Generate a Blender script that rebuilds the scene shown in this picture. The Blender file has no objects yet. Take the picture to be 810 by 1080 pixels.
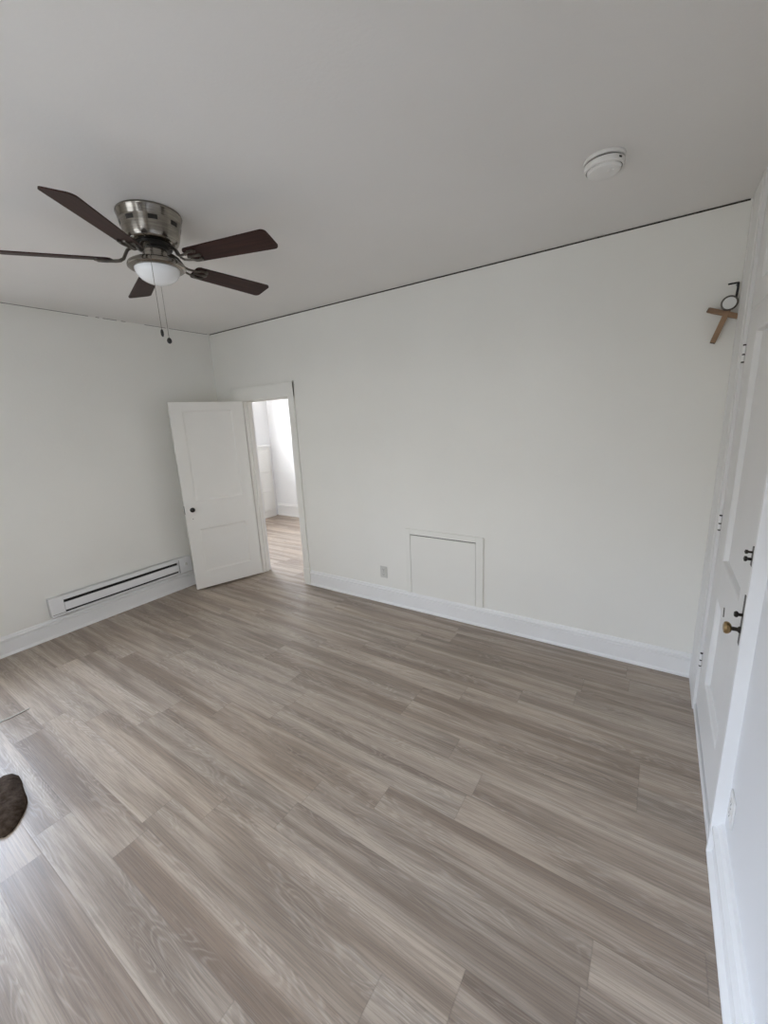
import bpy, bmesh, math, random
from mathutils import Vector, Matrix
random.seed(7)
S = bpy.context.scene
COL = S.collection
PI = math.pi
rad = math.radians

# ------------------------------------------------------------------ room measures (metres)
W = 4.738        # left wall face to right wall face
H = 2.811        # ceiling height
REAR = -4.05     # rear wall face (behind the camera)
YB = 0.10        # thickness of the back wall
BX, BY = -1.87, 2.37   # left face and far face of the room beyond the doorway
BR = 3.2               # right face of the room beyond
BH = 2.75

# ------------------------------------------------------------------ camera
def set_camera():
    yaw, pitch, roll = rad(33.96119), rad(-12.86752), rad(2.75742)
    f = 432.2407
    m = Matrix.Rotation(yaw, 3, 'Z') @ Matrix.Rotation(pitch, 3, 'X') @ Matrix.Rotation(roll, 3, 'Y')
    right, fwd, up = m.col[0].copy(), m.col[1].copy(), m.col[2].copy()
    mw = Matrix((
        (right.x, up.x, -fwd.x, 4.39476),
        (right.y, up.y, -fwd.y, -3.11798),
        (right.z, up.z, -fwd.z, 1.78467),
        (0, 0, 0, 1)))
    cd = bpy.data.cameras.new('camera')
    cd.sensor_fit = 'VERTICAL'
    cd.sensor_height = 36.0
    cd.sensor_width = 27.0
    cd.lens = f / 1080.0 * 36.0
    cd.clip_start = 0.02
    co = bpy.data.objects.new('camera', cd)
    COL.objects.link(co)
    co.matrix_world = mw
    S.camera = co
set_camera()

# ------------------------------------------------------------------ exposure
S.view_settings.view_transform = 'Standard'
S.view_settings.look = 'None'
S.view_settings.gamma = 1.0
S.view_settings.use_curve_mapping = False
S.view_settings.exposure = 0.0
S.cycles.max_bounces = 14
S.cycles.diffuse_bounces = 10
S.cycles.glossy_bounces = 5
S.cycles.transparent_max_bounces = 12
S.cycles.sample_clamp_indirect = 8.0
S.cycles.use_denoising = True

# ------------------------------------------------------------------ sky outside the windows
wd = bpy.data.worlds.new('sky')
S.world = wd
wd.use_nodes = True
nt = wd.node_tree
nt.nodes.clear()
tc = nt.nodes.new('ShaderNodeTexCoord')
sp = nt.nodes.new('ShaderNodeSeparateXYZ')
nt.links.new(tc.outputs['Generated'], sp.inputs[0])
mr = nt.nodes.new('ShaderNodeMapRange')
mr.inputs['From Min'].default_value = -1.0
mr.inputs['From Max'].default_value = 1.0
nt.links.new(sp.outputs['Z'], mr.inputs['Value'])
def elevation(stops):
    """colour by height above the horizon: ground, belt along the horizon, open sky"""
    r = nt.nodes.new('ShaderNodeValToRGB')
    for i, (pos, col) in enumerate(stops):
        e = r.color_ramp.elements[i] if i < 2 else r.color_ramp.elements.new(pos)
        e.position, e.color = pos, (*col, 1)
    nt.links.new(mr.outputs[0], r.inputs[0])
    return r.outputs[0]
# behind the house: open horizon, thinner sky; left of the house: trees and houses, then bright sky
rear_sky = elevation([(.46, (.16, .17, .18)), (.51, (.34, .35, .345)), (.60, (.33, .335, .34)), (.66, (.29, .295, .30))])
left_sky = elevation([(.46, (.10, .09, .07)), (.51, (.06, .06, .07)), (.58, (.10, .12, .16)), (.64, (.90, 1.06, 1.33))])
mx = nt.nodes.new('ShaderNodeMix')
mx.data_type = 'RGBA'
az = nt.nodes.new('ShaderNodeMapRange')
az.interpolation_type = 'SMOOTHSTEP'
az.inputs['From Min'].default_value = -0.25
az.inputs['From Max'].default_value = -0.75
nt.links.new(sp.outputs['X'], az.inputs['Value'])
nt.links.new(az.outputs[0], mx.inputs[0])
nt.links.new(rear_sky, mx.inputs[6])
nt.links.new(left_sky, mx.inputs[7])
bg = nt.nodes.new('ShaderNodeBackground')
bg.inputs['Strength'].default_value = 22.3
ow = nt.nodes.new('ShaderNodeOutputWorld')
nt.links.new(mx.outputs[2], bg.inputs['Color'])
nt.links.new(bg.outputs[0], ow.inputs[0])

# windows: opening rectangles
WIN_REAR_A = (1.60, 2.50, 0.75, 2.40)          # x0, x1, z0, z1 in the rear wall
WIN_REAR_B = (2.95, 3.90, 0.75, 2.40)
WIN_LEFT = (-3.25, -2.55, 0.75, 2.30)          # y0, y1, z0, z1 in the left wall, beside the camera
WIN_BEYOND_L = (0.30, 1.70, 1.5, 2.60)         # y0, y1, z0, z1 above the built-in cabinet

def portal(name, loc, rot, sx, sy):
    l = bpy.data.lights.new(name, 'AREA')
    l.shape = 'RECTANGLE'
    l.size, l.size_y = sx, sy
    l.cycles.is_portal = True
    o = bpy.data.objects.new(name, l)
    o.location, o.rotation_euler = loc, rot
    COL.objects.link(o)
def added_daylight(name, loc, rot, sx, sy, power, col):
    l = bpy.data.lights.new(name, 'AREA')
    l.shape = 'RECTANGLE'
    l.size, l.size_y = sx, sy
    l.energy = power
    l.color = col
    o = bpy.data.objects.new(name, l)
    o.location, o.rotation_euler = loc, rot
    COL.objects.link(o)
for x0, x1, z0, z1 in (WIN_REAR_A, WIN_REAR_B):
    portal('window_portal_rear', ((x0+x1)/2, REAR-0.13, (z0+z1)/2), (rad(90), 0, 0), x1-x0, z1-z0)
y0, y1, z0, z1 = WIN_LEFT
portal('window_portal_left', (-0.13, (y0+y1)/2, (z0+z1)/2), (0, rad(-90), 0), z1-z0, y1-y0)
y0, y1, z0, z1 = WIN_BEYOND_L
portal('window_portal_beyond_left', (BX-0.13, (y0+y1)/2, (z0+z1)/2), (0, rad(-90), 0), z1-z0, y1-y0)
added_daylight('added_daylight_beyond_left', (BX-0.25, (y0+y1)/2, (z0+z1)/2+.1), (0, rad(-90), 0), z1-z0, y1-y0, 105, (1, .98, .95))  # added lamp outside the window, boosting the light in the room beyond

# ------------------------------------------------------------------ materials
def principled(name, color, rough=0.5, metal=0.0, spec=0.5, **kw):
    m = bpy.data.materials.new(name)
    m.use_nodes = True
    b = m.node_tree.nodes['Principled BSDF']
    b.inputs['Base Color'].default_value = (*color, 1)
    b.inputs['Roughness'].default_value = rough
    b.inputs['Metallic'].default_value = metal
    b.inputs['Specular IOR Level'].default_value = spec
    for k, v in kw.items():
        b.inputs[k].default_value = v
    return m

def noise_tint(m, scale, a, b_, detail=4, stretch=(1, 1, 1), bump=0.0, bscale=60, lo=0.35, hi=0.65):
    """procedural variation of the base colour between two tones, plus a fine bump"""
    t = m.node_tree
    b = t.nodes['Principled BSDF']
    c = t.nodes.new('ShaderNodeTexCoord')
    mp = t.nodes.new('ShaderNodeMapping')
    mp.inputs['Scale'].default_value = stretch
    n = t.nodes.new('ShaderNodeTexNoise')
    n.inputs['Scale'].default_value = scale
    n.inputs['Detail'].default_value = detail
    r = t.nodes.new('ShaderNodeValToRGB')
    r.color_ramp.elements[0].position = lo
    r.color_ramp.elements[0].color = (*a, 1)
    r.color_ramp.elements[1].position = hi
    r.color_ramp.elements[1].color = (*b_, 1)
    t.links.new(c.outputs['Object'], mp.inputs[0])
    t.links.new(mp.outputs[0], n.inputs['Vector'])
    t.links.new(n.outputs[0], r.inputs[0])
    t.links.new(r.outputs[0], b.inputs['Base Color'])
    if bump:
        n2 = t.nodes.new('ShaderNodeTexNoise')
        n2.inputs['Scale'].default_value = bscale
        n2.inputs['Detail'].default_value = 3
        bp = t.nodes.new('ShaderNodeBump')
        bp.inputs['Strength'].default_value = bump
        bp.inputs['Distance'].default_value = 0.004
        t.links.new(c.outputs['Object'], n2.inputs['Vector'])
        t.links.new(n2.outputs[0], bp.inputs['Height'])
        t.links.new(bp.outputs[0], b.inputs['Normal'])
    return m

M = {}
M['wall'] = noise_tint(principled('wall_paint', (.80, .80, .77), .55, spec=.35), 1.3, (.785, .777, .735), (.81, .802, .76), bump=.12, bscale=45)
M['wall_side'] = noise_tint(principled('wall_paint_cool', (.79, .79, .79), .5, spec=.4), 1.3, (.77, .775, .785), (.79, .795, .805), bump=.1, bscale=45)
M['ceiling'] = noise_tint(principled('ceiling_paint', (.78, .76, .74), .7, spec=.2), 1.1, (.765, .75, .73), (.79, .775, .755), bump=.15, bscale=70)
M['trim'] = noise_tint(principled('trim_gloss_paint', (.84, .84, .83), .32), 3.0, (.80, .80, .795), (.83, .83, .83), bump=.05, bscale=25)
M['closet'] = noise_tint(principled('closet_paint', (.77, .765, .755), .45, spec=.35), 2.5, (.755, .75, .74), (.78, .775, .765), bump=.05, bscale=25)
M['door'] = noise_tint(principled('door_paint', (.80, .79, .77), .38), 2.5, (.785, .77, .73), (.805, .79, .75), bump=.05, bscale=25)
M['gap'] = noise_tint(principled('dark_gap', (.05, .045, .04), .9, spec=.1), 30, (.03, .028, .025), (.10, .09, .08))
M['gap_soft'] = noise_tint(principled('hairline_crack', (.16, .15, .14), .9, spec=.1), 30, (.12, .11, .10), (.24, .23, .21))
M['heater'] = noise_tint(principled('heater_enamel', (.78, .785, .79), .35), 4, (.77, .775, .78), (.79, .795, .80))
M['black'] = noise_tint(principled('black_metal', (.012, .012, .012), .4), 25, (.01, .01, .01), (.02, .018, .016))
M['nickel'] = noise_tint(principled('brushed_nickel', (.30, .28, .25), .2, metal=1), 12, (.235, .215, .19), (.32, .295, .262), stretch=(1, 1, 14))
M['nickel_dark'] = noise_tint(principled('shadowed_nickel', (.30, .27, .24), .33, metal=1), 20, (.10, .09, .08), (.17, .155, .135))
M['vent'] = principled('vent_dark', (.02, .018, .015), .7)
M['opal'] = principled('opal_glass', (.86, .87, .88), .18, spec=.5)
M['bronze'] = noise_tint(principled('aged_bronze', (.02, .016, .012), .4, metal=.35), 40, (.012, .010, .008), (.035, .026, .018))
M['brass'] = noise_tint(principled('antique_brass', (.40, .27, .13), .28, metal=1), 30, (.28, .18, .085), (.48, .34, .17))
M['blackknob'] = principled('black_porcelain', (.012, .01, .01), .15)
M['plastic'] = noise_tint(principled('white_plastic', (.78, .77, .75), .4), 8, (.77, .76, .74), (.79, .78, .76))
M['plate_grey'] = noise_tint(principled('grey_plastic', (.60, .60, .565), .45), 8, (.585, .585, .55), (.61, .61, .575))
M['slot'] = principled('socket_slot', (.03, .03, .03), .6)
M['crosswood'] = noise_tint(principled('pine_wood', (.36, .22, .12), .5), 9, (.19, .11, .06), (.31, .19, .105), stretch=(1, 1, 1), bump=.1)
M['crossend'] = noise_tint(principled('dark_end_grain', (.07, .045, .03), .6), 60, (.05, .03, .02), (.10, .065, .04))
M['disc'] = principled('clear_disc', (.74, .75, .74), .12, spec=.6)
M['cloth'] = noise_tint(principled('brown_cloth', (.05, .035, .025), .95, spec=.1), 45, (.035, .024, .017), (.075, .055, .042), bump=.5, bscale=150)
M['cord'] = principled('grey_cord', (.55, .53, .50), .4)
M['cabinet'] = noise_tint(principled('cabinet_paint', (.78, .775, .75), .4), 3, (.77, .765, .74), (.79, .785, .76))
M['winframe'] = principled('window_frame_paint', (.8, .8, .8), .4)

def wood_blade():
    m = principled('mahogany_blade', (.05, .022, .018), .5, spec=.2)
    t = m.node_tree
    b = t.nodes['Principled BSDF']
    c = t.nodes.new('ShaderNodeTexCoord')
    mp = t.nodes.new('ShaderNodeMapping')
    mp.inputs['Scale'].default_value = (3, 60, 3)
    n = t.nodes.new('ShaderNodeTexNoise')
    n.inputs['Scale'].default_value = 1.0
    n.inputs['Detail'].default_value = 6
    r = t.nodes.new('ShaderNodeValToRGB')
    r.color_ramp.elements[0].position = .3
    r.color_ramp.elements[0].color = (.020, .0085, .0075, 1)
    r.color_ramp.elements[1].position = .7
    r.color_ramp.elements[1].color = (.050, .021, .017, 1)
    t.links.new(c.outputs['Object'], mp.inputs[0])
    t.links.new(mp.outputs[0], n.inputs['Vector'])
    t.links.new(n.outputs[0], r.inputs[0])
    t.links.new(r.outputs[0], b.inputs['Base Color'])
    return m
M['blade'] = wood_blade()

def glass_pane():
    m = bpy.data.materials.new('window_glass')
    m.use_nodes = True
    t = m.node_tree
    t.nodes.clear()
    a = t.nodes.new('ShaderNodeBsdfTransparent')
    g = t.nodes.new('ShaderNodeBsdfGlossy')
    g.inputs['Roughness'].default_value = .02
    x = t.nodes.new('ShaderNodeMixShader')
    x.inputs[0].default_value = .06
    o = t.nodes.new('ShaderNodeOutputMaterial')
    t.links.new(a.outputs[0], x.inputs[1])
    t.links.new(g.outputs[0], x.inputs[2])
    t.links.new(x.outputs[0], o.inputs[0])
    return m
M['glass'] = glass_pane()

PLANK_W, PLANK_L = 0.152, 1.245
def floor_material():
    m = bpy.data.materials.new('vinyl_plank_floor')
    m.use_nodes = True
    t = m.node_tree
    N, L = t.nodes, t.links
    b = N['Principled BSDF']
    def node(k, **kw):
        n = N.new(k)
        for a, v in kw.items():
            setattr(n, a, v)
        return n
    def math_(op, a, b_=None, clamp=False):
        n = node('ShaderNodeMath', operation=op, use_clamp=clamp)
        for i, v in enumerate((a, b_)):
            if v is None: continue
            if hasattr(v, 'links'): L.new(v, n.inputs[i])
            else: n.inputs[i].default_value = v
        return n.outputs[0]
    uv = node('ShaderNodeUVMap', uv_map='plank')
    ue = node('ShaderNodeUVMap', uv_map='edge')
    at = node('ShaderNodeAttribute', attribute_name='pid')
    su = node('ShaderNodeSeparateXYZ'); L.new(uv.outputs[0], su.inputs[0])
    se = node('ShaderNodeSeparateXYZ'); L.new(ue.outputs[0], se.inputs[0])
    sa = node('ShaderNodeSeparateColor'); L.new(at.outputs['Color'], sa.inputs[0])
    u, v = su.outputs[0], su.outputs[1]
    tone, hue, seed = sa.outputs[0], sa.outputs[1], sa.outputs[2]
    sd = math_('MULTIPLY', seed, 97.0)
    def vec(fu, fv):
        c = node('ShaderNodeCombineXYZ')
        L.new(math_('MULTIPLY', u, fu), c.inputs[0])
        L.new(math_('MULTIPLY', v, fv), c.inputs[1])
        L.new(sd, c.inputs[2])
        return c.outputs[0]
    def noise(fu, fv, detail, rough=.5, dist=0.0):
        n = node('ShaderNodeTexNoise')
        n.inputs['Scale'].default_value = 1.0
        n.inputs['Detail'].default_value = detail
        n.inputs['Roughness'].default_value = rough
        n.inputs['Distortion'].default_value = dist
        L.new(vec(fu, fv), n.inputs['Vector'])
        return n.outputs[0]
    def ramp(fac, p0, c0, p1, c1):
        r = node('ShaderNodeValToRGB')
        e = r.color_ramp.elements
        e[0].position, e[0].color = p0, (*c0, 1)
        e[1].position, e[1].color = p1, (*c1, 1)
        L.new(fac, r.inputs[0])
        return r.outputs[0]
    def mix(fac, a, b_, mode='MIX'):
        x = node('ShaderNodeMix', data_type='RGBA', blend_type=mode)
        for sock, val in ((x.inputs[0], fac), (x.inputs[6], a), (x.inputs[7], b_)):
            if hasattr(val, 'links'): L.new(val, sock)
            elif isinstance(val, tuple): sock.default_value = (*val, 1)
            else: sock.default_value = val
        return x.outputs[2]
    # per-plank tone: taupe / grey / tan
    base = mix(tone, (.272, .200, .147), (.455, .366, .287))
    base = mix(math_('MULTIPLY', hue, .55), base, (.345, .300, .254))
    # long soft light and dark bands along the plank
    band = noise(.8, 1.8, 2.0, .5, .5)
    lightb = ramp(band, .46, (0, 0, 0), .66, (1, 1, 1))
    darkb = ramp(band, .34, (1, 1, 1), .52, (0, 0, 0))
    c = mix(math_('MULTIPLY', lightb, .48), base, (.60, .515, .43))
    c = mix(math_('MULTIPLY', darkb, .56), c, (.185, .140, .108))
    # cathedral figure: contour lines of a stretched height field
    hf = noise(1.7, 1.9, 2.0, .5, .5)
    lines = math_('SINE', math_('MULTIPLY', hf, 95.0))
    l2 = ramp(lines, .45, (0, 0, 0), 1.0, (1, 1, 1))
    figm = ramp(noise(1.3, 1.3, 1.0), .44, (0, 0, 0), .58, (1, 1, 1))
    c = mix(math_('MULTIPLY', math_('MULTIPLY', l2, figm), .24), c, (.50, .46, .42))
    l3 = ramp(lines, -.9, (1, 1, 1), -.1, (0, 0, 0))
    c = mix(math_('MULTIPLY', math_('MULTIPLY', l3, figm), .16), c, (.10, .08, .07))
    # fine straight grain
    g = noise(5.0, 26.0, 5.0, .65)
    c = mix(math_('MULTIPLY', ramp(g, .42, (1, 1, 1), .55, (0, 0, 0)), .34), c, (.12, .10, .085))
    g2 = noise(3.0, 60.0, 3.0, .6)
    c = mix(math_('MULTIPLY', ramp(g2, .52, (0, 0, 0), .66, (1, 1, 1)), .22), c, (.46, .42, .38))
    # seams between planks
    dv = math_('MULTIPLY', math_('MINIMUM', v, math_('SUBTRACT', 1.0, v)), PLANK_W)
    du = math_('MULTIPLY', math_('MINIMUM', se.outputs[0], math_('SUBTRACT', 1.0, se.outputs[0])), PLANK_L)
    dd = math_('MINIMUM', dv, du)
    seam = ramp(dd, .0008, (1, 1, 1), .0030, (0, 0, 0))
    c = mix(math_('MULTIPLY', seam, .24), c, (.085, .07, .06))
    L.new(c, b.inputs['Base Color'])
    rr = node('ShaderNodeMapRange')
    rr.inputs['To Min'].default_value = .30
    rr.inputs['To Max'].default_value = .45
    L.new(g, rr.inputs['Value'])
    L.new(rr.outputs[0], b.inputs['Roughness'])
    b.inputs['Specular IOR Level'].default_value = .5
    bp = node('ShaderNodeBump')
    bp.inputs['Strength'].default_value = .18
    bp.inputs['Distance'].default_value = .002
    hgt = math_('SUBTRACT', g, math_('MULTIPLY', seam, .8))
    L.new(hgt, bp.inputs['Height'])
    L.new(bp.outputs[0], b.inputs['Normal'])
    return m
M['floor'] = floor_material()

# ------------------------------------------------------------------ mesh helpers
def nb(): return bmesh.new()

def box(bm, x0, x1, y0, y1, z0, z1, bev=0.0, mat=None):
    vs = [bm.verts.new((x, y, z)) for x in (x0, x1) for y in (y0, y1) for z in (z0, z1)]
    idx = ((0, 1, 3, 2), (4, 6, 7, 5), (0, 4, 5, 1), (2, 3, 7, 6), (0, 2, 6, 4), (1, 5, 7, 3))
    fs = [bm.faces.new([vs[i] for i in f]) for f in idx]
    if bev:
        es = list({e for f in fs for e in f.edges})
        r = bmesh.ops.bevel(bm, geom=es, offset=bev, segments=2, affect='EDGES', profile=.5)
        vs = list({v for f in r['faces'] for v in f.verts} | {v for v in vs if v.is_valid})
    if mat is not None:
        bmesh.ops.transform(bm, matrix=mat, verts=[v for v in vs if v.is_valid])
    return vs

def lathe(bm, prof, seg=48, cap=True):
    """revolve (r, z) profile about z"""
    rings = []
    for r, z in prof:
        if r < 1e-6:
            rings.append([bm.verts.new((0, 0, z))])
        else:
            rings.append([bm.verts.new((r*math.cos(2*PI*i/seg), r*math.sin(2*PI*i/seg), z)) for i in range(seg)])
    for a, b in zip(rings, rings[1:]):
        for i in range(seg):
            j = (i+1) % seg
            if len(a) == 1 and len(b) == 1: continue
            if len(a) == 1: bm.faces.new((a[0], b[j], b[i]))
            elif len(b) == 1: bm.faces.new((a[i], a[j], b[0]))
            else: bm.faces.new((a[i], a[j], b[j], b[i]))
    if cap:
        for r in (rings[0], rings[-1]):
            if len(r) > 1: bm.faces.new(r)
    return [v for r in rings for v in r]

def tube(bm, pts, r, seg=10, taper=None):
    pts = [Vector(p) for p in pts]
    rings = []
    prev = None
    for i, p in enumerate(pts):
        d = (pts[min(i+1, len(pts)-1)] - pts[max(i-1, 0)]).normalized()
        ref = prev if prev is not None else (Vector((0, 0, 1)) if abs(d.z) < .9 else Vector((1, 0, 0)))
        a = (ref - d*ref.dot(d)).normalized()
        prev = a
        b = d.cross(a)
        rr = r if taper is None else r*taper[i]
        rings.append([bm.verts.new(p + rr*(math.cos(2*PI*k/seg)*a + math.sin(2*PI*k/seg)*b)) for k in range(seg)])
    for A, B in zip(rings, rings[1:]):
        for k in range(seg):
            j = (k+1) % seg
            bm.faces.new((A[k], A[j], B[j], B[k]))
    bm.faces.new(rings[0]); bm.faces.new(rings[-1])

def extrude_profile(bm, prof, p0, p1, n):
    """prof: (out, z) pairs, out measured along the 2-D normal n; swept from p0 to p1 (x, y)"""
    A = [bm.verts.new((p0[0]+n[0]*o, p0[1]+n[1]*o, z)) for o, z in prof]
    B = [bm.verts.new((p1[0]+n[0]*o, p1[1]+n[1]*o, z)) for o, z in prof]
    k = len(prof)
    for i in range(k):
        j = (i+1) % k
        bm.faces.new((A[i], A[j], B[j], B[i]))
    bm.faces.new(A); bm.faces.new(list(reversed(B)))

def obj(name, bm, mat, parent=None, smooth=False, local=False, angle=35):
    """link the bmesh as one mesh object; coordinates are world unless local"""
    bmesh.ops.recalc_face_normals(bm, faces=bm.faces)
    if parent is not None and not local:
        root = parent
        off = Vector(root.location)
        while root.parent is not None:
            root = root.parent
            off += Vector(root.location)
        bmesh.ops.translate(bm, verts=bm.verts, vec=-off)
    me = bpy.data.meshes.new(name)
    bm.to_mesh(me)
    bm.free()
    if smooth:
        for p in me.polygons: p.use_smooth = True
        me.set_sharp_from_angle(angle=rad(angle))
    me.materials.append(M[mat])
    o = bpy.data.objects.new(name, me)
    COL.objects.link(o)
    if parent is not None: o.parent = parent
    return o

def empty(name, loc, rotz=0.0):
    o = bpy.data.objects.new(name, None)
    o.empty_display_size = .05
    COL.objects.link(o)
    o.location = loc
    o.rotation_euler = (0, 0, rotz)
    return o

def tag(o, label, cat, group=None, kind=None):
    o['label'] = label
    o['category'] = cat
    if group: o['group'] = group
    if kind: o['kind'] = kind
    return o

def struct(o, label, cat): return tag(o, label, cat, kind='structure')

def copy_tree(o, parent=None):
    c = o.copy()
    COL.objects.link(c)
    if parent is not None: c.parent = parent
    for ch in list(o.children): copy_tree(ch, c)
    return c

# ------------------------------------------------------------------ floor
def build_floor():
    joints = {-4: 2.172, -3: 2.59, -2: 1.291, -1: 1.52, 0: 1.844, 1: 3.107, 2: 2.178, 3: 2.522, 4: 1.30, 5: 3.60,
              6: 4.453, 7: 1.964, 8: 3.464, 9: 2.543, 10: 1.60, 11: 2.867, 12: 4.368, 13: 3.1}
    me_v, me_f, uvs, edg, pid = [], [], [], [], []
    xa, xb = -2.0, 4.95
    n0 = math.floor((REAR - .15 + 2.195)/PLANK_W)
    n1 = math.ceil((BY + .12 + 2.195)/PLANK_W)
    R = random.Random(21)
    for n in range(n0, n1+1):
        ya = -2.195 + n*PLANK_W
        yb = ya + PLANK_W
        j = joints.get(n, R.uniform(0, PLANK_L))
        k = math.floor((xa - j)/PLANK_L)
        while j + k*PLANK_L < xb:
            s = j + k*PLANK_L
            a, b = max(s, xa), min(s+PLANK_L, xb)
            k += 1
            i = len(me_v)
            me_v += [(a, ya, 0), (b, ya, 0), (b, yb, 0), (a, yb, 0)]
            me_f.append((i, i+1, i+2, i+3))
            o = R.uniform(0, 40)
            fl = R.random() < .5
            u0, u1 = a - s + o, b - s + o
            uvs += [(u0, 0), (u1, 0), (u1, 1), (u0, 1)] if not fl else [(u0, 1), (u1, 1), (u1, 0), (u0, 0)]
            e0, e1 = (a-s)/PLANK_L, (b-s)/PLANK_L
            edg += [(e0, 0), (e1, 0), (e1, 1), (e0, 1)]
            pid.append((R.random(), R.random(), R.random(), 1))
    me = bpy.data.meshes.new('floor')
    me.from_pydata(me_v, [], me_f)
    me.uv_layers.new(name='plank')
    me.uv_layers.new(name='edge')
    me.color_attributes.new('pid', 'FLOAT_COLOR', 'CORNER')
    a, b, ca = me.uv_layers['plank'], me.uv_layers['edge'], me.color_attributes['pid']
    for p in me.polygons:
        for li in p.loop_indices:
            a.data[li].uv = uvs[li]
            b.data[li].uv = edg[li]
            ca.data[li].color = pid[p.index]
    me.materials.append(M['floor'])
    o = bpy.data.objects.new('floor', me)
    COL.objects.link(o)
    struct(o, 'grey-brown wood-look vinyl plank floor running through the doorway', 'floor')
build_floor()

# ------------------------------------------------------------------ walls and ceiling
DX0, DX1, DZ = 0.462, 1.188, 2.042      # clear doorway in the back wall
JT = 0.02                               # jamb thickness
def shell():
    bm = nb(); box(bm, -.1, W+.35, REAR-.1, YB/2, H, H+.1)
    struct(obj('ceiling', bm, 'ceiling'), 'plain white painted ceiling carrying the fan', 'ceiling')
    bm = nb()
    T = H - .010
    box(bm, -.1, DX0-JT, 0, YB, 0, T)
    box(bm, DX1+JT, W+.35, 0, YB, 0, T)
    box(bm, DX0-JT, DX1+JT, 0, YB, DZ+JT, T)
    struct(obj('wall_back', bm, 'wall'), 'long off-white back wall with the doorway and the small hatch', 'wall')
    y0, y1, z0, z1 = WIN_LEFT
    bm = nb()
    box(bm, -.1, 0, REAR-.1, y0, 0, H)
    box(bm, -.1, 0, y1, 0, 0, H)
    box(bm, -.1, 0, y0, y1, 0, z0)
    box(bm, -.1, 0, y0, y1, z1, H)
    struct(obj('wall_left', bm, 'wall'), 'off-white left wall above the baseboard heater', 'wall')
    # right wall: solid near the camera, closet front beyond
    bm = nb()
    box(bm, W, W+.1, REAR-.1, -1.342, 0, H)
    box(bm, W+.25, W+.35, -1.32, 0, 0, H)        # back of the closet
    box(bm, W, W+.35, -1.342, -1.32, 0, H)
    struct(obj('wall_right', bm, 'wall_side'), 'white right wall close to the camera, past the closet door', 'wall')
    bm = nb()
    xa, xb = WIN_REAR_A[:2], WIN_REAR_B[:2]
    z0, z1 = WIN_REAR_A[2:]
    for a, b in ((0, xa[0]), (xa[1], xb[0]), (xb[1], W)):
        box(bm, a, b, REAR-.1, REAR, 0, H)
    for a, b in (xa, xb):
        box(bm, a, b, REAR-.1, REAR, 0, z0)
        box(bm, a, b, REAR-.1, REAR, z1, H)
    struct(obj('wall_rear', bm, 'wall'), 'white rear wall with the two windows, behind the camera', 'wall')
    # room beyond the doorway
    bm = nb()
    y0, y1, z0, z1 = WIN_BEYOND_L
    box(bm, BX-.1, BX, YB-.1, y0, 0, BH)
    box(bm, BX-.1, BX, y1, BY, 0, BH)
    box(bm, BX-.1, BX, y0, y1, 0, z0)
    box(bm, BX-.1, BX, y0, y1, z1, BH)
    struct(obj('wall_beyond_left', bm, 'wall_side'), 'white window wall of the bright room beyond the doorway', 'wall')
    bm = nb(); box(bm, BX-.1, BR+.1, BY, BY+.1, 0, BH)
    struct(obj('wall_beyond_far', bm, 'wall_side'), 'white far wall of the bright room seen through the doorway', 'wall')
    bm = nb()
    box(bm, BR, BR+.1, YB, BY, 0, BH)
    struct(obj('wall_beyond_right', bm, 'wall_side'), 'white end wall of the room beyond, out of sight', 'wall')
    bm = nb(); box(bm, BX, -.1, 0, YB, 0, BH)
    struct(obj('wall_beyond_near', bm, 'wall_side'), 'white near wall of the room beyond, left of the doorway', 'wall')
    bm = nb(); box(bm, BX-.1, BR+.1, YB/2, BY+.1, BH, BH+.16)
    struct(obj('ceiling_beyond', bm, 'ceiling'), 'ceiling of the bright room beyond the doorway', 'ceiling')
shell()

# dark strip painting the shade of the back wall joint; hairline crack at left
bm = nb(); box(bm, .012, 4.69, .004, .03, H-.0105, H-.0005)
struct(obj('trim_1', bm, 'gap'), 'thin dark strip painted as the shade in the joint between back wall and ceiling', 'trim')
bm = nb()
for a, b in ((-4.0, -1.22), (-1.16, -1.13), (-1.10, -.98), (-.94, -.90), (-.72, -.50), (-.47, -.02)):
    box(bm, -.004, .0012, a, b, H-.0045, H-.0005)
struct(obj('trim_2', bm, 'gap_soft'), 'broken hairline crack between left wall and ceiling', 'trim')

# baseboards
BB = [(0, 0), (.022, 0), (.0215, .012), (.016, .020), (.0125, .023), (.0125, .122), (.0085, .1245), (.0085, .1275), (.0185, .131), (.020, .139), (.019, .147), (.011, .152), (.010, .160), (.006, .170), (0, .172)]
def baseboard(name, p0, p1, n, label):
    prof = [(o*1.86, z) for o, z in BB] if name == 'baseboard_right' else BB
    bm = nb(); extrude_profile(bm, prof, p0, p1, n)
    struct(obj(name, bm, 'trim', smooth=True, angle=25), label, 'baseboard')
baseboard('baseboard_back', (1.272, 0), (4.6965, 0), (0, -1), 'tall white baseboard along the back wall right of the doorway')
baseboard('baseboard_corner', (.0, 0), (.296, 0), (0, -1), 'short white baseboard behind the open door')
baseboard('baseboard_left', (0, REAR), (0, -.022), (1, 0), 'tall white baseboard along the left wall under the heater')
baseboard('baseboard_right', (W, REAR), (W, -1.3455), (-1, 0), 'tall white baseboard along the right wall nearest the camera')
baseboard('baseboard_rear', (.022, REAR), (W-.022, REAR), (0, 1), 'white baseboard along the rear wall behind the camera')
BB2 = [(o, z*1.4) for o, z in BB]
bm = nb(); extrude_profile(bm, BB2, (BX+.04, BY), (BR, BY), (0, -1))
struct(obj('baseboard_beyond', bm, 'trim', smooth=True, angle=25), 'white baseboard of the room beyond the doorway', 'baseboard')

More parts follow.
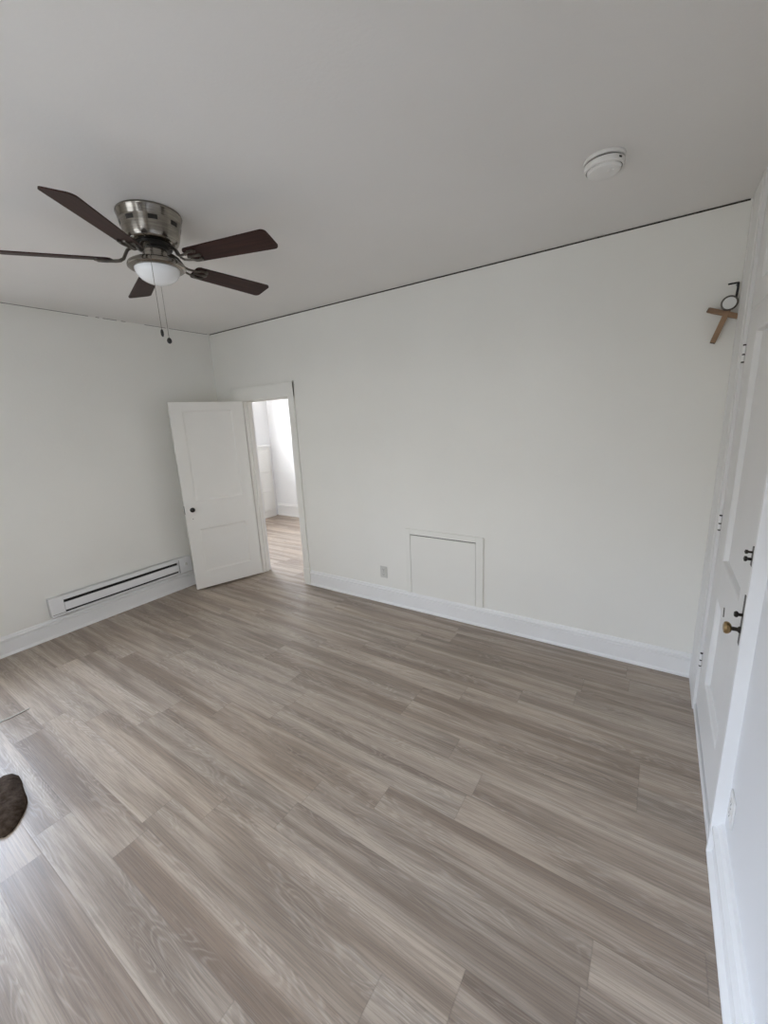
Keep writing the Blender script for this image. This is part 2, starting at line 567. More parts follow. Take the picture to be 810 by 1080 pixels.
# ------------------------------------------------------------------ doorway in the back wall
def doorway():
    bm = nb()
    box(bm, DX0-JT, DX0, -.004, YB+.004, 0, DZ)
    box(bm, DX1, DX1+JT, -.004, YB+.004, 0, DZ)
    box(bm, DX0-JT, DX1+JT, -.004, YB+.004, DZ, DZ+JT)
    box(bm, DX0, DX0+.012, .045, .075, 0, DZ-.012)      # stops
    box(bm, DX1-.012, DX1, .045, .075, 0, DZ-.012)
    box(bm, DX0, DX1, .045, .075, DZ-.012, DZ)
    struct(obj('trim_3', bm, 'door'), 'white door jamb lining the doorway to the bright room', 'door jamb')
    bm = nb()
    box(bm, 1.186, 1.268, -.02, 0, .19, DZ+.142, .003)
    box(bm, 1.182, 1.274, -.025, 0, 0, .19, .003)        # plinth block
    box(bm, .300, .452, -.02, 0, .19, DZ+.142, .003)
    box(bm, .296, .456, -.025, 0, 0, .19, .003)
    box(bm, .300, 1.268, -.0205, 0, DZ+.004, DZ+.142, .003)
    box(bm, .296, 1.274, -.026, 0, DZ+.142, DZ+.155, .003)
    struct(obj('trim_4', bm, 'wall'), 'white casing framing the doorway in the back wall', 'door casing')
    bm = nb()
    box(bm, DX1, 1.30, YB, YB+.02, 0, DZ+.12, .003)
    box(bm, .34, DX0, YB, YB+.02, 0, DZ+.12, .003)
    box(bm, .34, 1.30, YB, YB+.02, DZ, DZ+.12, .003)
    struct(obj('trim_5', bm, 'trim'), 'white casing on the far side of the doorway', 'door casing')
doorway()

def panel_leaf(bm, w, h, t, panels, rec=.010, mould=.018, x_sign=1, back=True):
    """door leaf in local x (0..w), y (-t/2..t/2), z (0..h) with recessed panels on both faces"""
    ix = sorted({0, w, *[p for q in panels for p in (q[0], q[1])]})
    iz = sorted({0, h, *[p for q in panels for p in (q[2], q[3])]})
    def is_panel(xa, xb, za, zb):
        return any(q[0]-1e-6 <= xa and xb <= q[1]+1e-6 and q[2]-1e-6 <= za and zb <= q[3]+1e-6 for q in panels)
    for s in (-1, 1):
        y = s*t/2
        cache = {}
        def V(x, yy, z):
            k = (round(x, 5), round(yy, 5), round(z, 5))
            if k not in cache: cache[k] = bm.verts.new((x, yy, z))
            return cache[k]
        for xa, xb in zip(ix, ix[1:]):
            for za, zb in zip(iz, iz[1:]):
                if is_panel(xa, xb, za, zb):
                    yr = y - s*rec
                    m = mould
                    o = [V(xa, y, za), V(xb, y, za), V(xb, y, zb), V(xa, y, zb)]
                    i1 = [V(xa+.004, y-s*.004, za+.004), V(xb-.004, y-s*.004, za+.004), V(xb-.004, y-s*.004, zb-.004), V(xa+.004, y-s*.004, zb-.004)]
                    i2 = [V(xa+m, yr, za+m), V(xb-m, yr, za+m), V(xb-m, yr, zb-m), V(xa+m, yr, zb-m)]
                    for A, B in ((o, i1), (i1, i2)):
                        for k in range(4):
                            j = (k+1) % 4
                            bm.faces.new((A[k], A[j], B[j], B[k]))
                    bm.faces.new(i2)
                else:
                    bm.faces.new((V(xa, y, za), V(xb, y, za), V(xb, y, zb), V(xa, y, zb)))
    # edges of the leaf
    for xa in (0, w):
        bm.faces.new([bm.verts.new(p) for p in ((xa, -t/2, 0), (xa, t/2, 0), (xa, t/2, h), (xa, -t/2, h))])
    for za in (0, h):
        bm.faces.new([bm.verts.new(p) for p in ((0, -t/2, za), (w, -t/2, za), (w, t/2, za), (0, t/2, za))])
    bmesh.ops.remove_doubles(bm, verts=bm.verts, dist=1e-5)

def door_knob(parent, x, z, y0, sgn, mat_knob, mat_rose, r=.027, L=.055, names=('knob', 'rosette')):
    """knob on a face at local y0, pointing sgn along y"""
    q = Matrix.Translation((x, y0, z)) @ Matrix.Rotation(rad(-90)*sgn, 4, 'X')
    bm = nb()
    vs = lathe(bm, [(0, L), (r*.55, L-.002), (r*.9, L-.009), (r, L-.018), (r*.9, L-.029), (r*.55, L-.036), (.009, L-.041), (.008, .004), (0, .004)], 24)
    bmesh.ops.transform(bm, matrix=q, verts=bm.verts)
    k = obj(names[0], bm, mat_knob, parent, smooth=True, local=True)
    if names[1]:
        bm = nb()
        lathe(bm, [(0, 0), (.026, 0), (.026, .003), (.020, .007), (.009, .008), (0, .008)], 24)
        bmesh.ops.transform(bm, matrix=q, verts=bm.verts)
        obj(names[1], bm, mat_rose, parent, smooth=True, local=True)
    return k

def open_door():
    w, h, t = .748, 2.022, .035
    d = empty('door_1', (.474, -.036, .020), rad(-109.33))
    struct(d, 'open white two-panel door with a black knob, swung against the left wall', 'door')
    bm = nb()
    panel_leaf(bm, w, h, t, [(.120, .632, .185, .675), (.120, .632, .985, 1.935)])
    obj('leaf', bm, 'door', d, local=True)
    # local +y after the turn faces the camera side
    door_knob(d, .680, .905, t/2, 1, 'blackknob', 'plastic')
    door_knob(d, .680, .905, -t/2, -1, 'blackknob', 'plastic')
    bm = nb(); box(bm, w-.0005, w+.0012, -.012, .012, .86, .95)
    obj('latch_plate', bm, 'bronze', d, local=True)
    bm = nb(); lathe(bm, [(0, 0), (.004, 0), (.004, .014), (0, .014)], 12)
    bmesh.ops.transform(bm, matrix=Matrix.Translation((.680, t/2, .80)) @ Matrix.Rotation(rad(-90), 4, 'X') @ Matrix.Scale(.1, 4, (0, 0, 1)), verts=bm.verts)
    obj('keyhole', bm, 'black', d, local=True)
    for z in (.25, 1.0, 1.78):
        bm = nb(); lathe(bm, [(0, 0), (.006, 0), (.006, .09), (0, .09)], 12)
        bmesh.ops.translate(bm, verts=bm.verts, vec=(-.004, -t/2-.004, z-.045))
        obj('hinge', bm, 'trim', d, local=True, smooth=True)
open_door()

# ------------------------------------------------------------------ closet front in the right wall
XC = 4.697          # face of the closet casings, proud of the wall
def closet():
    bm = nb()
    box(bm, XC, W+.1, -.362, .0, .0, H-.0005, .002)                      # far casing up to the ceiling
    for ya in (-.05, -.285):
        box(bm, XC-.0025, XC+.01, ya-.012, ya+.012, .18, H-.0008, .002)  # beads
    struct(obj('trim_6', bm, 'closet'), 'wide white casing between back wall and closet door', 'door casing')
    bm = nb()
    box(bm, XC, W+.1, -1.345, -1.325, .0, H-.0005, .002)
    struct(obj('trim_7', bm, 'trim'), 'white casing edge on the camera side of the closet door', 'door casing')
    bm = nb()
    box(bm, XC+.006, W+.1, -1.3245, -.3625, 0, .041, .003)
    struct(obj('trim_8', bm, 'trim'), 'white sill board under the closet door', 'sill')
    bm = nb()
    box(bm, XC+.0165, W+.1, -1.3245, -.3625, 2.188, 2.203)
    struct(obj('trim_9', bm, 'closet'), 'white rail between the closet door and the cupboard door above', 'door rail')
    bm = nb()
    box(bm, XC+.022, W+.1, -1.3245, -.3625, .0412, .060)
    struct(obj('trim_10', bm, 'gap'), 'dark joint below the closet door', 'joint')
closet()

def closet_door():
    # local x runs from the hinge (far) towards the camera; local -y faces the room
    w, h, t = .955, 2.124, .05
    zb = .061
    face = 4.712
    d = empty('door_2', (face+t/2, -.366, zb), rad(-90))
    struct(d, 'closed white panelled closet door with bronze knob and three hinges, at the right edge', 'door')
    panels = [(.205, .745, .312-zb, .810-zb), (.225, .745, 1.010-zb, 2.085-zb)]
    bm = nb()
    panel_leaf(bm, w, h, t, panels, rec=.022, mould=.007)
    obj('leaf', bm, 'closet', d, local=True)
    for z in (.335, 1.155, 2.01):
        bm = nb()
        lathe(bm, [(0, 0), (.0055, 0), (.0055, .085), (0, .085)], 12)
        bmesh.ops.translate(bm, verts=bm.verts, vec=(-.002, -t/2-.006, z-zb-.0425))
        hg = obj('hinge', bm, 'trim', d, local=True, smooth=True)
        bm = nb()
        for zz, rr in ((-.040, .0062), (-.004, .0058), (.040, .0066)):
            vs = lathe(bm, [(0, -.0035), (rr, -.0035), (rr*1.05, 0), (rr, .0035), (0, .0035)], 12)
            bmesh.ops.translate(bm, verts=vs, vec=(-.002, -t/2-.006, z-zb+zz))
        obj('hinge_pin', bm, 'bronze', hg, local=True, smooth=True)
    # mortice lock: plate, knob, thumb turn
    kx, kz = .876, .952-zb
    bm = nb(); box(bm, kx-.020, kx+.020, -t/2-.003, -t/2+.001, kz-.062, kz+.135, .0012)
    pl = obj('lock_plate', bm, 'bronze', d, local=True)
    pl['label'] = 'long dark bronze lock plate'
    q = Matrix.Translation((kx, -t/2-.002, kz)) @ Matrix.Rotation(rad(90), 4, 'X')
    bm = nb()
    lathe(bm, [(0, .026), (.008, .026), (.016, .029), (.0225, .036), (.0235, .043), (.020, .049), (.010, .052), (0, .0525)], 24)
    bmesh.ops.transform(bm, matrix=q, verts=bm.verts)
    k = obj('knob', bm, 'brass', d, smooth=True, local=True)
    k['label'] = 'antique brass door knob'
    bm = nb()
    lathe(bm, [(0, 0), (.014, 0), (.012, .006), (.0075, .010), (.0075, .027), (0, .027)], 18)
    bmesh.ops.transform(bm, matrix=q, verts=bm.verts)
    obj('shank', bm, 'bronze', k, smooth=True, local=True)
    bm = nb()
    lathe(bm, [(0, 0), (.006, 0), (.006, .012), (.011, .016), (.012, .021), (.008, .026), (0, .027)], 16)
    bmesh.ops.transform(bm, matrix=Matrix.Translation((kx, -t/2-.002, kz+.060)) @ Matrix.Rotation(rad(90), 4, 'X'), verts=bm.verts)
    obj('thumb_turn', bm, 'bronze', d, local=True, smooth=True)
    bz, bx = 1.243-zb, .884
    bm = nb(); box(bm, bx-.013, bx+.013, -t/2-.005, -t/2+.001, bz-.036, bz+.036, .002)
    bo = obj('bolt_plate', bm, 'bronze', d, local=True)
    for dz, rr in ((.016, .0075), (-.010, .0095)):
        bm = nb(); lathe(bm, [(0, 0), (rr*.55, 0), (rr*.55, .011), (rr, .015), (rr, .021), (0, .024)], 14)
        bmesh.ops.transform(bm, matrix=Matrix.Translation((bx, -t/2-.004, bz+dz)) @ Matrix.Rotation(rad(90), 4, 'X'), verts=bm.verts)
        obj('bolt_knob', bm, 'bronze', bo, local=True, smooth=True)
    bm = nb(); box(bm, -.0022, .0022, -.003, .001, -.022, .022, .001, mat=Matrix.Translation((.477, -t/2-.001, .846-zb)) @ Matrix.Rotation(rad(-16), 4, 'Y'))
    obj('dark_tick', bm, 'nickel_dark', d, local=True)  # small tilted dark bar drawing a tick mark on the door
    # cupboard door above
    w2, h2 = .955, H-.006-2.204
    u = empty('door_3', (face+t/2, -.366, 2.204), rad(-90))
    struct(u, 'white panelled cupboard door above the closet door, under the ceiling', 'door')
    bm = nb(); panel_leaf(bm, w2, h2, t, [(.16, .78, .10, h2-.10)], rec=.022, mould=.007)
    obj('leaf', bm, 'closet', u, local=True)
closet_door()

# ------------------------------------------------------------------ rear and beyond windows (frames)
def window(name, axis, face, a0, a1, z0, z1, cols, rows, label, out):
    """frame, muntins and panes in an opening; axis 'x' (opening spans x, wall normal y) or 'y'"""
    root = empty(name, ((a0+a1)/2, face, z0) if axis == 'x' else (face, (a0+a1)/2, z0))
    struct(root, label, 'window')
    def bx(bm, p0, p1, d0, d1, q0, q1, bev=0):
        d0, d1 = sorted((face+out*d0, face+out*d1))
        if axis == 'x': box(bm, p0, p1, d0, d1, q0, q1, bev)
        else: box(bm, d0, d1, p0, p1, q0, q1, bev)
    bm = nb()
    for p in ((a0, a0+.04, z0, z1), (a1-.04, a1, z0, z1), (a0+.04, a1-.04, z0, z0+.05), (a0+.04, a1-.04, z1-.04, z1)):
        bx(bm, p[0], p[1], .02, .09, p[2], p[3])
    obj('window_frame', bm, 'winframe', root)
    bm = nb()
    A0, A1, Z0, Z1 = a0+.04, a1-.04, z0+.05, z1-.04
    for i in range(1, cols):
        x = A0 + (A1-A0)*i/cols
        wd_ = .045 if (cols % 2 == 0 and i == cols//2) else .011
        bx(bm, x-wd_, x+wd_, .035, .075, Z0, Z1)
    for i in range(1, rows):
        z = Z0 + (Z1-Z0)*i/rows
        wd_ = .024 if (rows % 2 == 0 and i == rows//2) else .011
        bx(bm, A0, A1, .036, .074, z-wd_, z+wd_)
    obj('muntins', bm, 'winframe', root)
    bm = nb(); bx(bm, A0, A1, .052, .056, Z0, Z1)
    obj('pane', bm, 'glass', root)
    bm = nb()
    for p in ((a0-.09, a0, z0-.02, z1+.1), (a1, a1+.09, z0-.02, z1+.1), (a0, a1, z1, z1+.1)):
        bx(bm, p[0], p[1], -.018, -.0005, p[2], p[3], .003)
    bx(bm, a0-.12, a1+.12, -.05, -.0005, z0-.045, z0-.02, .003)
    obj('casing', bm, 'trim', root)
window('window_1', 'x', REAR, *WIN_REAR_A, 1, 2, 'sash window in the rear wall behind the camera, nearer the left wall', -1)
window('window_3', 'x', REAR, *WIN_REAR_B, 1, 2, 'sash window in the rear wall behind the camera, nearer the right wall', -1)
window('window_4', 'y', 0, *WIN_LEFT, 1, 2, 'sash window in the left wall just out of the frame', -1)
window('window_2', 'y', BX, *WIN_BEYOND_L, 2, 2, 'window above the built-in cabinet of the room beyond', -1)

# ------------------------------------------------------------------ ceiling fan
def ceiling_fan():
    cx, cy = 2.22, -1.82
    fan = empty('ceiling_fan', (cx, cy, H))
    tag(fan, 'brushed nickel hugger ceiling fan with five dark wood blades and a dome light', 'ceiling fan')
    Z = lambda z: z - H
    def lath(name, prof, mat, par=fan, seg=64, sm=True, ang=30):
        bm = nb(); lathe(bm, [(r, Z(z)) for r, z in prof], seg)
        return obj(name, bm, mat, par, smooth=sm, local=True, angle=ang)
    hs = lath('motor_housing', [(0, 2.811), (.141, 2.811), (.1455, 2.807), (.147, 2.801), (.1455, 2.796), (.143, 2.793), (.1385, 2.7695), (.1375, 2.768), (.1365, 2.7645), (.1225, 2.702),
                      (.117, 2.688), (.110, 2.680), (.100, 2.676), (0, 2.676)], 'nickel')
    rc = lambda z: .1365 - (2.7645 - z)*.224
    for i in range(8):
        a = 2*PI*i/8 + .35
        bm = nb()
        n = 6
        dw = .15
        for k in range(n):
            a0, a1 = a - dw + 2*dw*k/n, a - dw + 2*dw*(k+1)/n
            p = []
            for ang, z in ((a0, 2.742), (a1, 2.742), (a1, 2.760), (a0, 2.760)):
                p.append(((rc(z)-.002)*math.cos(ang), (rc(z)-.002)*math.sin(ang), Z(z)))
            q = [(x*1.022, y*1.022, z) for x, y, z in p]
            vs = [bm.verts.new(v) for v in p+q]
            for f in ((0, 1, 2, 3), (7, 6, 5, 4), (0, 4, 5, 1), (3, 2, 6, 7), (0, 3, 7, 4), (1, 5, 6, 2)):
                bm.faces.new([vs[j] for j in f])
        obj('vent', bm, 'vent', hs, local=True)
    lath('flywheel', [(0, 2.676), (.080, 2.676), (.082, 2.671), (.082, 2.656), (.076, 2.652), (.06, 2.650), (0, 2.650)], 'black')
    lath('switch_housing', [(0, 2.658), (.052, 2.658), (.056, 2.652), (.056, 2.606), (.05, 2.600), (0, 2.600)], 'nickel')
    lath('light_pan', [(0, 2.604), (.050, 2.604), (.085, 2.602), (.112, 2.597), (.127, 2.588), (.132, 2.578), (.132, 2.571), (.126, 2.566), (.110, 2.562), (.104, 2.563), (.102, 2.568), (0, 2.568)], 'nickel')
    prof = [(.103, 2.567)]
    for k in range(1, 13):
        a = PI/2*k/12
        prof.append((.103*math.cos(a) if k < 12 else 0, 2.567 - .072*math.sin(a)))
    bm = nb(); lathe(bm, [(0, Z(2.567))] + [(r, Z(z)) for r, z in prof], 64)
    g = obj('glass_dome', bm, 'opal', fan, smooth=True, local=True)
    g['label'] = 'white opal glass bowl of the fan light'

    # blades: local x outwards
    def blade_bm():
        bm = nb()
        t = .006
        L0, L1 = .195, .665
        w0, w1 = .052, .066
        out = []
        def arc(cx_, cy_, r, a0, a1, n=6):
            for k in range(n+1):
                a = a0 + (a1-a0)*k/n
                out.append((cx_ + r*math.cos(a), cy_ + r*math.sin(a)))
        r = .024
        arc(L1-r, w1-r, r, PI/2, 0)
        arc(L1-r, -w1+r, r, 0, -PI/2)
        r = .022
        arc(L0+r, -w0+r, r, -PI/2, -PI)
        arc(L0+r, w0-r, r, PI, PI/2)
        top = [bm.verts.new((x, y, t/2)) for x, y in out]
        bot = [bm.verts.new((x, y, -t/2)) for x, y in out]
        bm.faces.new(top)
        bm.faces.new(list(reversed(bot)))
        n = len(out)
        for i in range(n):
            j = (i+1) % n
            bm.faces.new((top[i], bot[i], bot[j], top[j]))
        return bm
    def iron_bm():
        bm = nb()
        # S-curved arm from the flywheel to a trefoil plate under the blade
        pts = [(.072, 0, .058), (.098, 0, .055), (.118, 0, .044), (.130, 0, .026), (.142, 0, .006), (.160, 0, -.004), (.182, 0, -.007), (.205, 0, -.007)]
        for s in (-1, 1):
            P = [(x, s*(.006 + .010*i/7 if i < 5 else .012 + .012*(i-4)/3), z) for i, (x, y, z) in enumerate(pts)]
            tube(bm, P, .0055, 8)
        # plate with scrolled wings
        for s in (-1, 0, 1):
            P = [(.196, s*.018, -.007), (.222, s*.034, -.007), (.248, s*.036, -.007), (.262, s*.026, -.007)] if s else [(.196, 0, -.007), (.23, 0, -.007), (.262, 0, -.007)]
            tube(bm, P, .006, 8)
        for x, y in ((.262, 0), (.250, .032), (.250, -.032)):
            vs = lathe(bm, [(0, -.011), (.008, -.011), (.010, -.006), (.010, -.003), (0, -.003)], 12)
            bmesh.ops.translate(bm, verts=vs, vec=(x, y, 0))
        return bm
    b0 = i0 = None
    pitch = rad(-13)
    for k in range(5):
        a = rad(16 + 72*k)
        if k == 0:
            b0 = obj('blade', blade_bm(), 'blade', fan, local=True)
            b0.rotation_mode = 'XYZ'
            b0.location = (0, 0, Z(2.600))
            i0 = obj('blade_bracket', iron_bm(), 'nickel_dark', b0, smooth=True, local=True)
            b = b0
        else:
            b = b0.copy(); COL.objects.link(b); b.parent = fan
            i = i0.copy(); COL.objects.link(i); i.parent = b
        b.rotation_euler = (pitch, 0, a)
    # pull chains
    for r, a, zend in ((.137, -40, 2.256), (.137, 147, 2.268)):
        px, py = r*math.cos(rad(a)), r*math.sin(rad(a))
        bm = nb()
        tube(bm, [(px*.40, py*.40, Z(2.628)), (px*.65, py*.65, Z(2.622)), (px*.96, py*.96, Z(2.606)), (px, py, Z(2.59)), (px, py, Z(zend))], .0013, 6)
        ch = obj('pull_chain', bm, 'nickel', fan, smooth=True, local=True)
        bm = nb()
        fp = [(0, .004), (.005, 0), (.007, -.010), (.007, -.022), (.004, -.031), (0, -.033)] if a < 0 else [(0, .004), (.008, -.001), (.0125, -.010), (.0125, -.018), (.008, -.026), (0, -.030)]
        lathe(bm, [(fr, Z(zend)+fz) for fr, fz in fp], 14)
        bmesh.ops.translate(bm, verts=bm.verts, vec=(px, py, 0))
        f = obj('fob', bm, 'black', ch, smooth=True, local=True)
        f['label'] = 'small black pull chain fob'
ceiling_fan()

# ------------------------------------------------------------------ smoke detector
def detector():
    c = (4.103, -.885, H)
    d = empty('smoke_detector', c)
    tag(d, 'round white smoke detector on the ceiling near the closet', 'smoke detector')
    bm = nb(); lathe(bm, [(0, 0), (.080, 0), (.082, -.004), (.082, -.011), (.079, -.014), (0, -.014)], 48)
    obj('base', bm, 'plastic', d, smooth=True, local=True, angle=30)
    bm = nb(); lathe(bm, [(0, -.014), (.071, -.014), (.071, -.020), (0, -.020)], 48)
    obj('vent_gap', bm, 'gap', d, smooth=True, local=True)
    bm = nb(); lathe(bm, [(0, -.020), (.077, -.020), (.0785, -.026), (.0765, -.040), (.0735, -.0425), (.0700, -.0425), (.0690, -.0400), (.0665, -.0400), (.0655, -.046), (.060, -.0515), (.045, -.054), (0, -.055)], 48)
    obj('cover', bm, 'plastic', d, smooth=True, local=True, angle=25)
    bm = nb(); lathe(bm, [(0, -.0398), (.0688, -.0398), (.0688, -.0406), (0, -.0406)], 48)
    obj('cover_groove', bm, 'gap_soft', d, smooth=True, local=True)
    bm = nb(); vs = lathe(bm, [(0, -.053), (.013, -.053), (.013, -.0562), (.011, -.0572), (0, -.0572)], 24)
    bmesh.ops.translate(bm, verts=vs, vec=(.028, -.010, 0))
    obj('test_button', bm, 'plastic', d, smooth=True, local=True)
    bm = nb(); box(bm, -.007, .007, -.0012, .0012, -.003, .003, 0)
    bmesh.ops.transform(bm, matrix=Matrix.Translation((.0640, -.0445, -.030)) @ Matrix.Rotation(rad(55), 4, 'Z'), verts=bm.verts)
    obj('indicator_slot', bm, 'gap', d, local=True)
detector()

# ------------------------------------------------------------------ baseboard heater on the left wall
def heater():
    y0, y1, z0, z1 = -1.995, -.66, .196, .368
    h = empty('baseboard_heater', (0, (y0+y1)/2, z0))
    tag(h, 'long low white electric baseboard heater on the left wall beside the open door', 'heater')
    bm = nb()
    box(bm, .0015, .018, y0, y1, z0, z1)                     # back plate
    box(bm, .0015, .058, y0, y1, z1-.006, z1, .002)          # top
    box(bm, .0015, .050, y0, y1, z0, z0+.008, .001)          # bottom
    obj('body', bm, 'heater', h)
    bm = nb(); box(bm, .050, .064, y0+.105, y1-.155, .234, .308, .004)
    obj('front_panel', bm, 'heater', h)
    bm = nb(); box(bm, .046, .060, y0+.105, y1-.155, .3335, z1-.0055, .002)
    obj('top_lip', bm, 'heater', h)
    bm = nb(); box(bm, .044, .056, y0+.105, y1-.155, z0+.008, .2150, .001)
    obj('bottom_lip', bm, 'heater', h)
    bm = nb(); box(bm, .018, .032, y0+.105, y1-.155, .206, .360)
    obj('heating_element', bm, 'black', h)
    bm = nb(); box(bm, .0016, .062, y0, y0+.104, z0+.001, z1+.004, .004)
    obj('end_cap', bm, 'heater', h)
    bm = nb(); box(bm, .0016, .062, y1-.154, y1, z0+.001, z1+.001, .004)
    e = obj('end_cap', bm, 'heater', h)
    bm = nb(); box(bm, .0622, .0634, y1-.150, y1-.146, z0+.01, z1-.01)
    obj('seam', bm, 'gap_soft', e)
    bm = nb(); box(bm, .06, .0626, y0+.004, y0+.100, .2175, .2215)
    obj('seam', bm, 'gap_soft', h)
    bm = nb(); lathe(bm, [(0, 0), (.016, 0), (.016, .008), (.013, .014), (0, .014)], 20)
    bmesh.ops.transform(bm, matrix=Matrix.Translation((.061, y1-.07, .29)) @ Matrix.Rotation(rad(90), 4, 'Y'), verts=bm.verts)
    obj('thermostat_knob', bm, 'plate_grey', e, smooth=True)
heater()

# ------------------------------------------------------------------ small hatch in the back wall
def hatch():
    h = empty('access_hatch', (2.90, 0, .172))
    tag(h, 'white painted square access hatch framed in the back wall above the baseboard', 'hatch')
    x0, x1, z0, z1 = 2.524, 3.268, .172, .794
    bm = nb()
    box(bm, x0, x0+.048, -.014, -.0002, z0, z1, .003)
    box(bm, x1-.066, x1, -.014, -.0002, z0, z1, .003)
    box(bm, x0+.048, x1-.066, -.0138, -.0002, z1-.050, z1, .003)
    obj('frame', bm, 'wall', h)
    bm = nb(); box(bm, x0+.0505, x1-.069, -.010, -.0002, z0, z1-.0585, .002)
    obj('panel', bm, 'wall', h)
    bm = nb()
    box(bm, x0+.0485, x1-.0665, -.0022, -.0002, z1-.058, z1-.0505)
    box(bm, x1-.0688, x1-.0662, -.0022, -.0002, z0, z1-.0585)
    obj('shadow_joint', bm, 'gap', h)
hatch()

# ------------------------------------------------------------------ wall sockets
def socket(name, loc, rotz, label, plate, w=.080, hh=.118):
    """faces local -y"""
    o = empty(name, loc, rotz)
    tag(o, label, 'wall socket')
    bm = nb(); box(bm, -w/2, w/2, -.006, -.0003, -hh/2, hh/2, .0025)
    obj('cover_plate', bm, plate, o, local=True)
    for s in (-1, 1):
        bm = nb(); box(bm, -.0165, .0165, -.0085, -.0055, s*.0245-.0145, s*.0245+.0145, .003)
        r = obj('receptacle', bm, plate, o, local=True)
        bm = nb()
        for q in (-.0065, .0065):
            box(bm, q-.0012, q+.0012, -.0088, -.0080, s*.0245-.002, s*.0245+.007)
        box(bm, -.002, .002, -.0088, -.0080, s*.0245-.010, s*.0245-.006)
        obj('slots', bm, 'slot', r, local=True)
    bm = nb(); lathe(bm, [(0, 0), (.003, 0), (.003, .0012), (0, .0012)], 10)
    bmesh.ops.transform(bm, matrix=Matrix.Translation((0, -.006, 0)) @ Matrix.Rotation(rad(90), 4, 'X'), verts=bm.verts)
    obj('screw', bm, 'nickel', o, local=True)
socket('wall_socket', (2.261, 0, .323), 0, 'grey wall socket low on the back wall left of the hatch', 'plate_grey')
socket('wall_socket', (W, -1.422, .318), rad(-90), 'white wall socket on the right wall beside the closet casing', 'plastic')

# ------------------------------------------------------------------ cross and bracket high in the corner
def cross_and_bracket():
    c = empty('wooden_cross', (4.645, -.035, 2.255))
    tag(c, 'small tilted brown wooden cross high in the right corner by the closet', 'cross')
    rot = Matrix.Rotation(rad(22), 4, 'Y')
    bm = nb(); box(bm, -.088, .062, -.010, .010, -.013, .013, .002, mat=rot)
    a = obj('crossbar', bm, 'crosswood', c, local=True)
    bm = nb(); box(bm, -.0915, -.0882, -.0085, .0085, -.0115, .0115, .001, mat=rot)
    obj('end_grain', bm, 'crossend', a, local=True)
    bm = nb(); box(bm, -.013, .013, -.012, .012, -.150, .055, .002, mat=Matrix.Rotation(rad(17), 4, 'Y'))
    b = obj('stem', bm, 'crosswood', c, local=True)
    bm = nb(); box(bm, -.0115, .0115, -.0105, .0105, -.1535, -.1502, .001, mat=Matrix.Rotation(rad(17), 4, 'Y'))
    obj('end_grain', bm, 'crossend', b, local=True)

    k = empty('wall_bracket', (4.69, 0, 2.40))
    tag(k, 'black metal bracket with a round ring above the wooden cross', 'bracket')
    y = -.055
    bm = nb()
    tube(bm, [(4.636, y, 2.400), (4.660, y, 2.401), (4.681, y, 2.401)], .0045, 8)
    tube(bm, [(4.679, y, 2.402), (4.6795, y, 2.37), (4.677, y, 2.330)], .0055, 8)
    tube(bm, [(4.679, y, 2.40), (4.679, -.03, 2.40), (4.679, -.0005, 2.40)], .0045, 8)
    obj('arm', bm, 'black', k, smooth=True)
    bm = nb()
    pts = [(4.652 + .034*math.cos(2*PI*i/28), y, 2.305 + .034*math.sin(2*PI*i/28)) for i in range(29)]
    tube(bm, pts, .0045, 8)
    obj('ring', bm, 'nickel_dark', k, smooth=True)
    bm = nb(); lathe(bm, [(0, -.001), (.032, -.001), (.032, .001), (0, .001)], 32)
    bmesh.ops.transform(bm, matrix=Matrix.Translation((4.652, y, 2.305)) @ Matrix.Rotation(rad(90), 4, 'X'), verts=bm.verts)
    obj('disc', bm, 'disc', k, smooth=True)
cross_and_bracket()

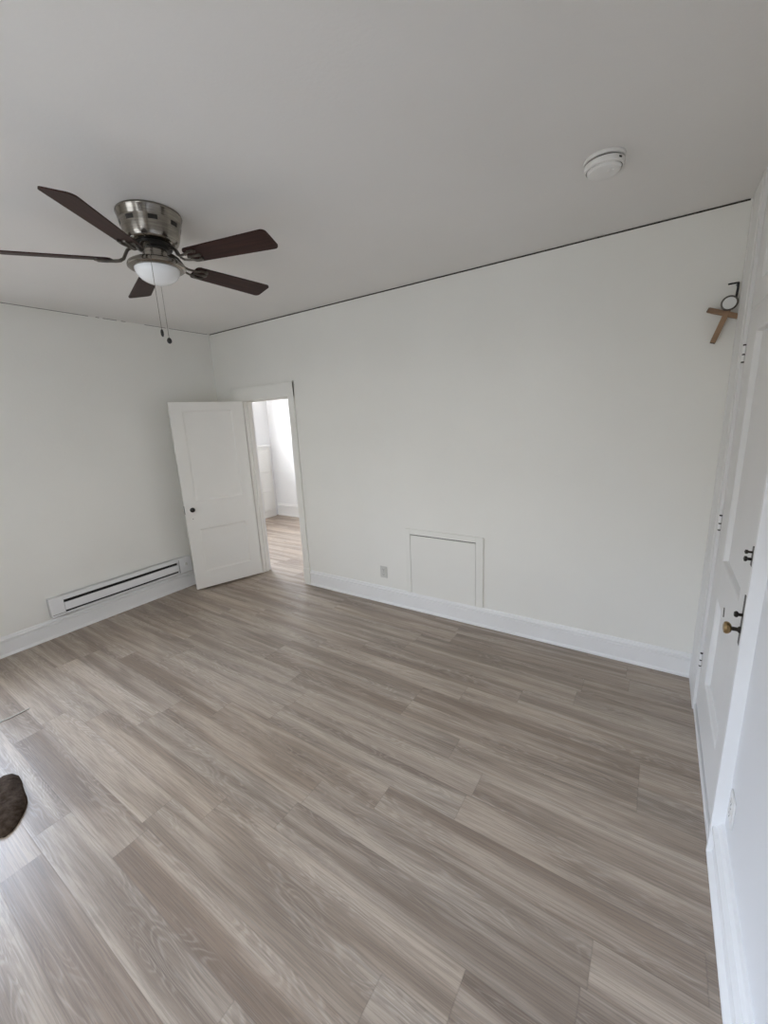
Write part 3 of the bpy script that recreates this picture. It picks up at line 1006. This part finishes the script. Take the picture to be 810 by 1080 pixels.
# ------------------------------------------------------------------ things on the floor at the left edge
def floor_cloth():
    bm = nb()
    n, m = 28, 14
    rows = []
    for i in range(m+1):
        t = i/m
        row = []
        for j in range(n):
            a = 2*PI*j/n
            wob = 1 + .10*math.sin(3*a+.7) + .06*math.sin(5*a+2)
            r = math.sin(PI/2*(1-t))**.8
            x, y = .215*r*wob*math.cos(a), .115*r*wob*math.sin(a)
            z = .052*math.sin(PI/2*t)*(1+.12*math.sin(4*a+9*t)) if 0 < i else 0
            row.append(bm.verts.new((x, y, z)) if i < m else None)
        rows.append(row)
    for A, B in zip(rows[:-2], rows[1:-1]):
        for j in range(n):
            k = (j+1) % n
            bm.faces.new((A[j], A[k], B[k], B[j]))
    bm.faces.new(rows[m-1])
    bm.faces.new(list(reversed(rows[0])))
    bmesh.ops.transform(bm, matrix=Matrix.Translation((1.815, -2.835, 0.001)) @ Matrix.Rotation(rad(-8), 4, 'Z'), verts=bm.verts)
    o = obj('cloth', bm, 'cloth', smooth=True, angle=180)
    tag(o, 'dark brown rounded cloth bundle on the floor at the left edge', 'cloth')
    bm = nb()
    P = [(.93, -2.83), (.985, -2.73), (1.022, -2.63), (1.031, -2.576), (1.030, -2.53), (1.026, -2.48)]
    tube(bm, [(x, y, .0042) for x, y in P], .004, 8)
    tag(obj('cord', bm, 'cord', smooth=True), 'thin pale cord lying on the planks at the left edge', 'cord')
floor_cloth()

# ------------------------------------------------------------------ built-in cabinet in the room beyond
def cabinet():
    c = empty('cabinet', (BX, 1.3, 0))
    tag(c, 'white built-in cabinet against the left wall of the bright room beyond the doorway', 'cabinet')
    x0, x1, y0, y1, h = BX+.0005, BX+.030, .35, 2.30, 1.36
    bm = nb(); box(bm, x0, x1, y0, y1, 0, h)
    obj('body', bm, 'cabinet', c)
    bm = nb(); box(bm, x0, x1+.03, y0-.01, y1+.02, h, h+.03, .004)
    obj('top', bm, 'trim', c)
    bm = nb(); box(bm, x1, x1+.006, y0, y1, .0, .11, .002)
    obj('toe_board', bm, 'cabinet', c)
    n = 3
    dw = (y1-y0-.06)/n
    for i in range(n):
        a = y0 + .03 + i*dw + .01
        for zz0, zz1, nm in ((.13, .49, 'drawer'), (.51, .87, 'drawer'), (.89, 1.30, 'door')):
            bm = nb(); box(bm, x1, x1+.016, a, a+dw-.02, zz0, zz1, .004)
            d = obj(nm, bm, 'cabinet', c)
            bm = nb(); lathe(bm, [(0, 0), (.006, 0), (.006, .012), (.013, .020), (.010, .028), (0, .028)], 14)
            bmesh.ops.transform(bm, matrix=Matrix.Translation((x1+.016, a+dw/2-.01, (zz0+zz1)/2)) @ Matrix.Rotation(rad(90), 4, 'Y'), verts=bm.verts)
            obj('knob', bm, 'nickel', d, smooth=True)
cabinet()
